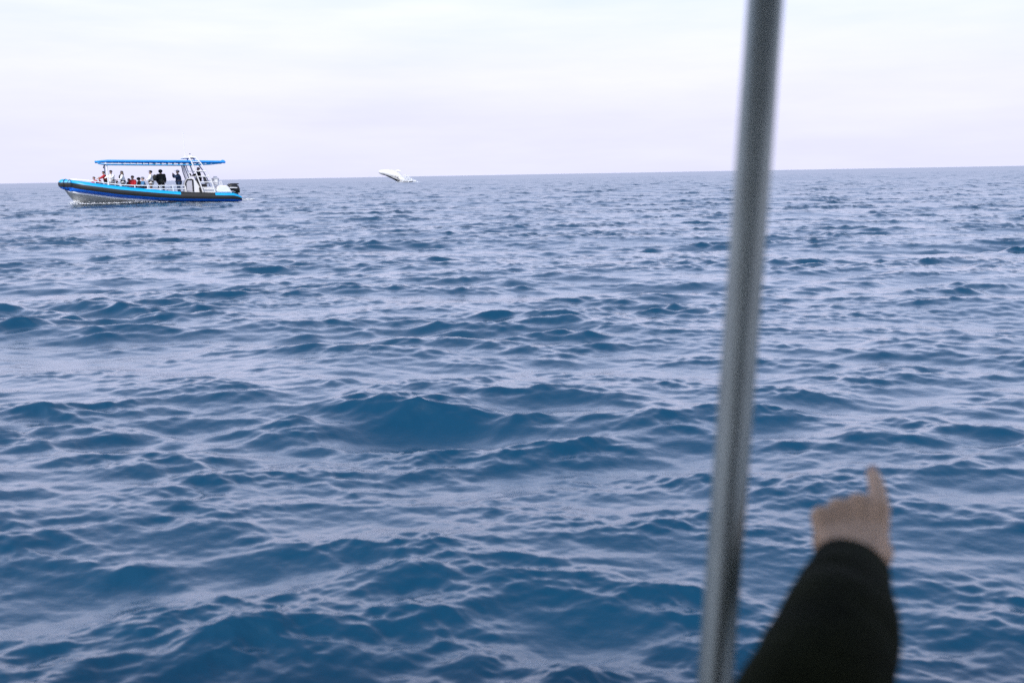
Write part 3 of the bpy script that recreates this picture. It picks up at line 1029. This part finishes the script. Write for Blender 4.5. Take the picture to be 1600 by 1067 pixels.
passenger(238.0, 267.8, -0.85, 175, 'person in a white jacket and black cap with a black backpack', 'stand', 'lap', 0.0, 'long', jacket=C_WHITE, trousers=C_BROWN, hat='cap', hatm=C_BLACK, extra=backpack)
passenger(254.0, 266.3, -0.30, 80, 'large person in a dark hooded coat with back turned', 'stand', 'down', 0.0, 'long', jacket=C_GREENB, hair=HAIR_D, hat='hood', hatm=C_GREENB)
passenger(281.5, 266.8, -0.45, 190, 'navy jacketed person in pale cap with hands raised to face', 'stand', 'camera', 0.05, jacket=C_NAVY, trousers=C_NAVY, hair=HAIR_B, hat='cap', hatm=C_WHITE)
passenger(315.0, 262.3, 0.15, 185, 'skipper in black standing at the helm behind the white arch rungs', 'stand', 'forward', 0.0, jacket=C_BLACK, trousers=C_BLACK, hair=HAIR_D, lift=0.30)
mb = MB(); mb.box((bx(306.5), -0.9, cz + 0.004), (bx(317.2), 0.9, cz + 0.30)); mb.build('helm_step', GREY_PANEL, boat, bevel=0.02)


# ------------------------------------------------------------------ foam along the boat
def foam_patch(name, pts, label, cat, parent=None):
    """many small irregular clots of white water"""
    mb = MB()
    for (x, y, z, r) in pts:
        n = 5
        off = random.random() * 6
        k = [(x + r * (1.0 + 0.5 * random.random()) * math.cos(off + 2 * math.pi * i / n), y + r * (1.0 + 0.5 * random.random()) * math.sin(off + 2 * math.pi * i / n), z + r * random.uniform(-0.15, 0.1)) for i in range(n)]
        k += [(x + r * random.uniform(-0.3, 0.3), y, z + r * random.uniform(0.35, 0.8)), (x, y, z - r * 0.5)]
        f = [(i, (i + 1) % n, n) for i in range(n)] + [((i + 1) % n, i, n + 1) for i in range(n)]
        mb.add(k, f)
    o = mb.build(name, FOAM)
    return tag(o, label, cat, kind='stuff')


fp = []
rot = Matrix.Rotation(BOAT_YAW, 3, 'Z')
for i in range(260):
    px = random.gauss(124, 5.5)
    h = max(0, random.gauss(0.10, 0.16)) * max(0.1, 1 - abs(px - 121) / 14)
    p = Vector(ctr) + rot @ Vector((bx(px), random.uniform(-1.0, -0.25), h - 0.03))
    fp.append((p.x, p.y, p.z, random.uniform(0.015, 0.06)))
for i in range(420):
    px = random.uniform(128, 262)
    h = abs(random.gauss(0, 0.05)) + (0.10 * math.exp(-((px - 212) / 14) ** 2) * random.random())
    p = Vector(ctr) + rot @ Vector((bx(px), -1.38 - abs(random.gauss(0, 0.22)), h - 0.02))
    fp.append((p.x, p.y, p.z, random.uniform(0.012, 0.05)))
for i in range(200):
    px = random.uniform(372, 402)
    p = Vector(ctr) + rot @ Vector((bx(px), random.uniform(-1.2, 1.2), abs(random.gauss(0, 0.05)) - 0.02))
    fp.append((p.x, p.y, p.z, random.uniform(0.015, 0.06)))
foam_patch('bow_foam', fp, 'white foam and spray where the tour boat meets the water', 'foam')


# ------------------------------------------------------------------ the breaching whale
WD = 300.0
WS = WD / FPX
wroot = at(632, 284.6, WD)
whale = empty('humpback_whale', wroot, math.radians(-6))
tag(whale, 'white bellied humpback whale breaching near the horizon', 'whale')
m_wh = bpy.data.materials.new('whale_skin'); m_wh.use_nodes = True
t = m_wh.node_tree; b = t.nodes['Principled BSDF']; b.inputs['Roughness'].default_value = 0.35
a1 = t.nodes.new('ShaderNodeAttribute'); a1.attribute_name = 'belly_shade'
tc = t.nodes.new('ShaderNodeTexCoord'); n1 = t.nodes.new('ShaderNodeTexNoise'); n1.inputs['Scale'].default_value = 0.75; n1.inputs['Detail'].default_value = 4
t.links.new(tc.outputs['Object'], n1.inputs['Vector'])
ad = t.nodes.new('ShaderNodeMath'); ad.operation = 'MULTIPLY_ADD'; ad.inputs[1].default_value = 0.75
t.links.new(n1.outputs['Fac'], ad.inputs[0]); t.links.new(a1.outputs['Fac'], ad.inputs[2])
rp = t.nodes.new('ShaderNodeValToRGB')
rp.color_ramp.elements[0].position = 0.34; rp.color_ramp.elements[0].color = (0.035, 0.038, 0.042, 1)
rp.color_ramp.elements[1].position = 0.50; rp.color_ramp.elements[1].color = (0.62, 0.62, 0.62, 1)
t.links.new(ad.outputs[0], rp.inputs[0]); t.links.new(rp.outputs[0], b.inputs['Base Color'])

wx = lambda px: (px - 632) * WS
wz = lambda px, py: (284.6 - 0.0175 * (px - 632) - py) * WS
#        px     py    half height, half width (px)
SPINE = [(648, 300, 4.0, 4.0), (641, 293, 4.6, 4.8), (634, 286.5, 5.2, 5.4), (627, 281.0, 5.8, 6.0), (620, 275.6, 7.0, 7.0), (613.5, 272.8, 6.6, 6.8),
         (607, 271.0, 5.6, 6.0), (601.5, 270.0, 4.5, 5.0), (597, 269.6, 3.8, 4.0), (593.8, 269.1, 2.9, 3.1), (591.8, 268.8, 1.5, 1.7)]
SG = 40
v, f, bel_shade = [], [], []
for i, (px, py, hh, hw) in enumerate(SPINE):
    p0 = SPINE[max(i - 1, 0)]; p1 = SPINE[min(i + 1, len(SPINE) - 1)]
    tx, tz = (p1[0] - p0[0]), -(p1[1] - p0[1])
    l_ = math.hypot(tx, tz); tx, tz = tx / l_, tz / l_
    ux, uz = tz, -tx                     # across the spine, in the picture's plane, pointing to the belly side (up)
    if uz < 0: ux, uz = -ux, -uz
    for k in range(SG):
        a = 2 * math.pi * k / SG
        ca, sa = math.cos(a), math.sin(a)
        pleat = 1.0
        if ca > 0.1 and 3 < i < 9: pleat = 1.0 + 0.035 * math.cos(a * 16)
        v.append((wx(px) + ux * ca * hh * WS * pleat, -sa * hw * WS * pleat, wz(px, py) + uz * ca * hh * WS * pleat))
        # rolled a little towards the camera: dark back along the lower edge, plus shade painted in towards the base
        bel_shade.append(0.33 + 0.55 * math.cos(a - 0.45) - 0.85 * min(0.8, max(0.0, (px - 603) / 22.0)) * (0.8 if math.sin(a) > 0 else 0.4))
for i in range(len(SPINE) - 1):
    for k in range(SG):
        f.append((i * SG + k, i * SG + (k + 1) % SG, (i + 1) * SG + (k + 1) % SG, (i + 1) * SG + k))
f += [tuple(range(SG)), tuple((len(SPINE) - 1) * SG + k for k in range(SG))]
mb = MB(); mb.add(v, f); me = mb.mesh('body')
at_ = me.attributes.new('belly_shade', 'FLOAT', 'POINT'); at_.data.foreach_set('value', np.array(bel_shade, np.float32))
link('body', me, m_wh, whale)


def flipper(path, w, m_, name='flipper'):
    mb = MB()
    v, f = [], []
    for (px, py, y), hw in zip(path, w):
        c = Vector((wx(px), y, wz(px, py)))
        for k in range(10):
            a = 2 * math.pi * k / 10
            v.append((c.x + math.cos(a) * hw * WS * 0.8, c.y + math.sin(a) * 0.16, c.z + math.cos(a) * hw * WS * 0.55 + math.sin(a) * 0.03))
    for i in range(len(path) - 1):
        for k in range(10):
            f.append((i * 10 + k, i * 10 + (k + 1) % 10, (i + 1) * 10 + (k + 1) % 10, (i + 1) * 10 + k))
    f += [tuple(range(10)), tuple(len(v) - 10 + k for k in range(10))]
    mb.add(v, f)
    return mb.build(name, m_, whale)


flipper([(610, 272.5, 0.2), (613.5, 270, 0.2), (617, 268, 0.1), (621, 266.9, 0.0), (625, 267.3, 0.0), (627, 268.4, 0.0)], [2.6, 3.2, 3.0, 2.3, 1.4, 0.5], mat('pale_flipper_skin', (0.62, 0.62, 0.62), 0.4, noise=0.15, nscale=1.5))
flipper([(613, 276, -1.0), (617.5, 277.6, -1.5), (622, 279.6, -1.7), (626.4, 281.8, -1.8)], [1.7, 1.8, 1.3, 0.4], mat('dark_flipper_skin', (0.22, 0.225, 0.235), 0.35, noise=0.3, nscale=1.5))
mb = MB(); mb.ball((wx(603), -0.8, wz(603, 272.6)), 0.09, 8, 6); mb.build('eye', BLACK, whale)
mb = MB(); mb.tube([(wx(592.4), -0.25, wz(592, 269.8)), (wx(597), -0.62, wz(597, 271.3)), (wx(602), -0.88, wz(602, 272.6))], 0.05, 6); mb.build('mouth_line', BLACK, whale)

# splash thrown up where the whale leaves the water
fp = []
for i in range(2300):
    px = 638 + random.gauss(0, 5.5)
    env = max(0.05, 1.0 - abs(px - 635) / 17)
    h = abs(random.gauss(0, 0.55)) * env * 2.0
    p = wroot + Vector((wx(px), random.gauss(-0.4, 1.3), h - 0.1))
    fp.append((p.x, p.y, p.z, random.uniform(0.05, 0.24) * (1 if h < 0.6 else 0.4)))
for i in range(420):
    u_ = random.random()
    px = 618 + u_ * 16 + random.gauss(0, 1.5)
    py = 268 + u_ * 13 + random.gauss(0, 1.6)
    p = wroot + Vector((wx(px), random.gauss(0.6, 0.9), wz(px, py)))
    fp.append((p.x, p.y, p.z, random.uniform(0.015, 0.05)))
foam_patch('whale_splash', fp, 'white splash thrown up at the breaching whale', 'splash')


# ------------------------------------------------------------------ the near boat: pole, canopy overhead, deck and side tube below the frame
POLE = mat('satin_aluminium', (0.42, 0.455, 0.41), 0.40, metal=0.6, noise=0.08, nscale=14)
near = empty('canopy_boat', (0.25, 0.6, 0.12))
tag(near, 'near boat showing only its blurred grey metal canopy pole, tall at the right', 'boat')


def near_build(mb, name, m, **k):
    o = mb.build(name, m, None, **k)
    o.parent = near
    o.matrix_parent_inverse = Matrix.Translation(-Vector((0.25, 0.6, 0.12)))
    return o


pa, pb = at(1196, 0, 1.045), at(1117.5, 1067, 1.065)
pd = (pa - pb).normalized()
z_top, z_bot = CAM_H + 0.50, 0.13
p_top = pa + pd * ((z_top - pa.z) / pd.z)
p_bot = pb + pd * ((z_bot - pb.z) / pd.z)
mb = MB(); mb.tube([p_bot, p_bot.lerp(p_top, 0.33), p_bot.lerp(p_top, 0.66), p_top], 0.0190, 32)
near_build(mb, 'canopy_pole', POLE)
mb = MB(); mb.tube([p_bot + Vector((0, 0, -0.005)), p_bot + Vector((0, 0, 0.012))], 0.055, 20); mb.tube([p_bot + Vector((0, 0, 0.012)), p_bot + Vector((0, 0, 0.06))], 0.026, 20)
near_build(mb, 'pole_foot', POLE)
mb = MB()
xs = np.linspace(-2.6, 2.6, 9); ys = np.linspace(-1.7, 1.07, 7)
v = [(x, y, z_top + 0.03 + 0.10 * (1 - ((y + 0.27) / 1.43) ** 2)) for x in xs for y in ys]
n0 = len(v); v += [(p[0], p[1], p[2] + 0.012) for p in v]
f = []
for i in range(8):
    for k in range(6):
        a = i * 7 + k
        f += [(a, a + 1, a + 8, a + 7), (n0 + a, n0 + a + 7, n0 + a + 8, n0 + a + 1)]
for i in range(8):
    for k in (0, 6):
        a = i * 7 + k; f.append((a, a + 7, n0 + a + 7, n0 + a))
for k in range(6):
    f.append((k, k + 1, n0 + k + 1, n0 + k)); a = 56 + k; f.append((a, a + 1, n0 + a + 1, n0 + a))
mb.add(v, f); near_build(mb, 'canopy', cloth('pale_canopy_cloth', (0.68, 0.68, 0.62)))
mb = MB(); mb.tube([(-2.6, p_top.y, z_top + 0.01), (2.6, p_top.y, z_top + 0.01)], 0.018, 12); near_build(mb, 'canopy_rail', POLE)
mb = MB(); mb.box((-2.6, -1.7, 0.05), (2.6, 1.12, 0.12)); near_build(mb, 'deck', DECK, smooth=False)
mb = MB(); mb.tube([(-2.7, 1.36, 0.36), (2.7, 1.36, 0.36)], 0.27, 24); near_build(mb, 'side_tube', BLACK_RUB)
mb = MB(); mb.box((-0.1, 0.18, 0.122), (0.75, 0.62, 0.52)); near_build(mb, 'bench', GREY_PANEL, bevel=0.03)
mb = MB(); mb.box((-1.5, -1.5, 0.122), (1.7, -1.42, 2.05)); near_build(mb, 'added_back_panel', GREY_PANEL, bevel=0.02)  # unseen panel added behind the camera so the pole reflects something dark
mb = MB(); mb.box((-1.3, -1.42, 1.1), (-0.1, -1.405, 1.85)); mb.box((0.2, -1.42, 1.1), (1.5, -1.405, 1.85)); near_build(mb, 'added_dark_pane', BLACK)  # dark panes on the added, unseen panel

# ------------------------------------------------------------------ the pointing person
# forearm, wrist and a left hand seen from its back
W = at(1336, 868, 1.06)
sight = (W - CP).normalized()
upv = (UP - sight * UP.dot(sight)).normalized()
rgt = sight.cross(upv).normalized()
el = math.radians(36)
fdir = (upv * math.sin(el) + sight * math.cos(el) - rgt * 0.05).normalized()     # along the pointing finger
ndir = (upv * math.cos(el) - sight * math.sin(el)).normalized()                  # out of the back of the hand
ldir = fdir.cross(ndir).normalized()                                              # towards the thumb
if ldir.dot(rgt) < 0: ldir = -ldir
HP = lambda f_, l_, n_: W + fdir * f_ + ldir * l_ + ndir * n_
segs = []


def chainc(pts, rad):
    for i in range(len(pts) - 1):
        segs.append((pts[i], rad[i], pts[i + 1], rad[i + 1]))


elbow = at(1266, 1085, 0.875)
shoulder_l = at(1095, 1600, 0.80)
# palm: one ray of bone to each knuckle, thick across
KN = [(0.087, 0.030, 0.0135), (0.094, 0.008, 0.0145), (0.085, -0.014, 0.0135), (0.069, -0.033, 0.0125)]
for (kf, kl, kr) in KN:
    chainc([HP(-0.006, kl * 0.45, 0.0), HP(kf * 0.55, kl * 0.85, -0.002), HP(kf, kl, 0.003)], [0.0185, 0.0135, kr])
chainc([HP(0.03, -0.026, -0.010), HP(0.07, -0.028, -0.012)], [0.018, 0.014])
chainc([HP(0.03, 0.016, -0.012), HP(0.07, 0.020, -0.012)], [0.020, 0.014])
# index finger, straight
chainc([HP(0.087, 0.030, 0.003), HP(0.130, 0.031, 0.001), HP(0.156, 0.0300, -0.001), HP(0.177, 0.0285, -0.005)], [0.0130, 0.0106, 0.0094, 0.0076])
# the other three curl into the palm
for (kf, kl, kr), ln in zip(KN[1:], (1.0, 0.95, 0.8)):
    A = HP(kf, kl, 0.0)
    B = HP(kf + 0.012 * ln, kl * 0.95, -0.040 * ln)
    C_ = HP(kf - 0.020 * ln, kl * 0.9, -0.050 * ln)
    D_ = HP(kf - 0.034 * ln, kl * 0.85, -0.034 * ln)
    chainc([A, B, C_, D_], [kr, kr * 0.83, kr * 0.76, kr * 0.66])
# thumb leaves the side of the palm and folds across the curled fingers
chainc([HP(0.008, 0.020, -0.008), HP(0.034, 0.026, -0.018), HP(0.062, 0.026, -0.038), HP(0.078, 0.012, -0.052)], [0.018, 0.0165, 0.0115, 0.0085])
# wrist and forearm
chainc([HP(-0.006, 0, -0.002), W.lerp(elbow, 0.16), W.lerp(elbow, 0.6), elbow], [0.024, 0.027, 0.038, 0.042])
chainc([HP(-0.004, 0.013, -0.002), W.lerp(elbow, 0.16) + ldir * 0.010], [0.020, 0.024])
chainc([HP(-0.004, -0.013, -0.002), W.lerp(elbow, 0.16) - ldir * 0.010], [0.020, 0.024])
chainc([elbow, shoulder_l], [0.044, 0.056])
# torso, head, other arm, legs (all below the frame)
ax = Vector((math.cos(math.radians(60)), -math.sin(math.radians(60)), 0))   # left shoulder -> right shoulder
fw = Vector((math.sin(math.radians(60)), math.cos(math.radians(60)), 0))    # the way the person faces
shoulder_r = shoulder_l + ax * 0.36 + Vector((0, 0, -0.02))
neck = shoulder_l + ax * 0.18 + Vector((0, 0, 0.05))
pel = neck - fw * 0.04 + Vector((0, 0, -0.52))
chest = neck + Vector((0, 0, -0.20)) - fw * 0.01
up = Vector((0, 0, 1))
look = (W - neck); look.z = 0; look.normalize()
headc = neck + up * 0.165 + look * 0.02
sidev = look.cross(up)
chainc([neck - up * 0.05, neck + up * 0.07], [0.056, 0.052])
chainc([headc - up * 0.055 + look * 0.02, headc + up * 0.015 - look * 0.015, headc + up * 0.03], [0.062, 0.088, 0.082])
chainc([headc + look * 0.085 + up * 0.005, headc + look * 0.098 - up * 0.028], [0.010, 0.015])                # nose
for s in (-1, 1):
    chainc([headc + sidev * (0.083 * s) + up * 0.012, headc + sidev * (0.083 * s) - up * 0.03], [0.018, 0.012])
for s in (-1, 1):
    chainc([chest + ax * 0.075 * s, pel + ax * 0.07 * s], [0.105, 0.11])
chainc([shoulder_l, chest, shoulder_r], [0.060, 0.10, 0.060])
el_r = shoulder_r - up * 0.27 + ax * 0.06 + fw * 0.04
wr_r = el_r + fw * 0.24 - up * 0.02 - ax * 0.06
chainc([shoulder_r, el_r, wr_r], [0.056, 0.044, 0.027])
for (k_, kr) in ((-0.024, 0.0115), (-0.008, 0.0125), (0.008, 0.0125), (0.024, 0.011)):
    chainc([wr_r + ax * k_ * 0.5, wr_r + fw * 0.085 + ax * k_, wr_r + fw * 0.115 + ax * k_ - up * 0.03, wr_r + fw * 0.11 + ax * k_ - up * 0.055], [0.018, kr, kr * 0.8, kr * 0.65])
chainc([wr_r - ax * 0.015, wr_r + fw * 0.04 - ax * 0.045, wr_r + fw * 0.075 - ax * 0.048 - up * 0.02], [0.016, 0.012, 0.009])
knees, ankles = [], []
for s in (-1, 1):
    hip = pel + ax * 0.09 * s - up * 0.02
    kn = hip + fw * 0.42 + ax * 0.03 * s - up * 0.03
    an = Vector((kn.x, kn.y, 0.21)) - fw * 0.03
    knees.append(kn); ankles.append(an)
    chainc([hip, kn, an, an + fw * 0.15 - up * 0.055], [0.095, 0.062, 0.042, 0.038])
org = Vector((pel.x, pel.y, 0.13))
person = empty('person', org)
tag(person, 'person in a black sleeved jacket pointing out to sea with one bare hand', 'person')


def local(me):
    me.transform(Matrix.Translation(-org)); return me


body_me = local(capsules(segs, 0.0042, smooth=2))
link('body', body_me, SKIN, person)
# nail on the pointing finger
mb = MB(); mb.ball((0, 0, 0), (0.0052, 0.0068, 0.0016), 10, 6)
nail = link('fingernail', mb.mesh('fingernail'), mat('nail', (0.55, 0.36, 0.30), 0.3), person)
Rm = Matrix((ldir, fdir, ndir)).transposed().to_4x4(); Rm.translation = HP(0.175, 0.029, 0.0028) - org
nail.matrix_local = Rm

JK = mat('black_jacket', (0.015, 0.0175, 0.006), 0.95, noise=0.3, nscale=14, bump=0.35, bscale=90, Specular_IOR_Level=0.15)
SLV = [(1329, 892, 1.05, 122), (1324, 908, 1.035, 132), (1319, 930, 1.01, 150), (1316, 952, 0.99, 166), (1309, 985, 0.955, 188), (1295, 1030, 0.92, 206), (1280, 1070, 0.89, 219),
       (1256, 1125, 0.865, 238), (1215, 1220, 0.845, 270), (1158, 1400, 0.82, 296), (1095, 1600, 0.80, 300)]
cl = [(at(a, c, d), 0.5 * w * d / FPX * 0.985) for a, c, d, w in SLV]
# resample the sleeve finely and ruck the cloth a little
P_ = np.array([list(p) + [r] for p, r in cl])
tt = np.concatenate([[0], np.cumsum(np.linalg.norm(np.diff(P_[:, :3], axis=0), axis=1))])
ts = np.linspace(0, tt[-1], 90)


def smooth_interp(ts, tt, y):
    """cubic Hermite through the stations"""
    m_ = np.gradient(y, tt)
    i = np.clip(np.searchsorted(tt, ts) - 1, 0, len(tt) - 2)
    h = tt[i + 1] - tt[i]; u_ = (ts - tt[i]) / h
    return (2 * u_**3 - 3 * u_**2 + 1) * y[i] + (u_**3 - 2 * u_**2 + u_) * h * m_[i] + (-2 * u_**3 + 3 * u_**2) * y[i + 1] + (u_**3 - u_**2) * h * m_[i + 1]


Q = np.stack([smooth_interp(ts, tt, P_[:, c]) for c in range(4)], 1)
mb = MB(); mb.tube([q[:3] for q in Q], list(Q[:, 3]), 48, caps=False)
vv = np.array(mb.v).reshape(len(Q), 48, 3)
for i in range(len(Q)):
    for k in range(48):
        a = 2 * math.pi * k / 48
        fold = 0.013 * math.sin(ts[i] * 120 + 2.2 * math.sin(a + ts[i] * 9)) * (0.5 + 0.5 * math.sin(a * 2 + ts[i] * 25)) + 0.012 * math.sin(ts[i] * 61 + a * 3)
        c = Q[i, :3]
        vv[i, k] = c + (vv[i, k] - c) * (1 + fold)
inner = [tuple(Q[0, :3] + (vv[0, k] - Q[0, :3]) * 0.86) for k in range(48)]
deep = [tuple(Q[7, :3] + (vv[7, k] - Q[7, :3]) * 0.80) for k in range(48)]
mb.v = [tuple(p) for p in vv.reshape(-1, 3)]
n0 = len(mb.v)
mb.v += inner + deep
for k in range(48):
    k2 = (k + 1) % 48
    mb.f += [(k, n0 + k, n0 + k2, k2), (n0 + k, n0 + 48 + k, n0 + 48 + k2, n0 + k2)]; mb.mi += [0, 0]
link('sleeve', local(mb.mesh('sleeve')), JK, person)
# jacket body, trousers, shoes, hair
js = []
for s in (-1, 1):
    js.append((chest + ax * 0.085 * s, 0.135, pel + ax * 0.085 * s + up * 0.02, 0.135))
js += [(shoulder_l, 0.088, chest + up * 0.05, 0.12), (shoulder_r, 0.088, chest + up * 0.05, 0.12), (neck - up * 0.04, 0.08, neck + up * 0.01, 0.075),
       (shoulder_r, 0.085, el_r, 0.070), (el_r, 0.070, wr_r - fw * 0.02, 0.048), (shoulder_l, 0.088, shoulder_l.lerp(elbow, 0.25), 0.085)]
link('jacket', local(capsules(js, 0.010, smooth=8)), JK, person)
tsg = []
for s, kn, an in zip((-1, 1), knees, ankles):
    hip = pel + ax * 0.09 * s - up * 0.02
    tsg += [(hip, 0.115, kn, 0.082), (kn, 0.082, an + up * 0.02, 0.065), (pel + ax * 0.05 * s, 0.12, hip, 0.115)]
link('trousers', local(capsules(tsg, 0.012, smooth=6)), C_DARK, person)
for an in ankles:
    link('shoe', local(capsules([(an - fw * 0.03 - up * 0.03, 0.046, an + fw * 0.15 - up * 0.04, 0.048), (an, 0.05, an - up * 0.03, 0.05)], 0.01, smooth=3)), C_BLACK, person)
link('hair', local(capsules([(headc + up * 0.04 - look * 0.03, 0.090, headc - up * 0.04 - look * 0.055, 0.062), (headc + up * 0.048 + look * 0.02, 0.078, headc + up * 0.04 - look * 0.03, 0.090)], 0.008, smooth=3)), HAIR_D, person)
for s in (-1, 1):
    e = link('eye', EYE_ME, EYE_M, person); e.location = headc + look * 0.078 + sidev * (0.031 * s) + up * 0.008 - org
mb = MB(); mb.ball(headc + look * 0.081 - up * 0.062, (0.022, 0.022, 0.006), 10, 6); link('mouth', local(mb.mesh('mouth')), C_DRED, person)
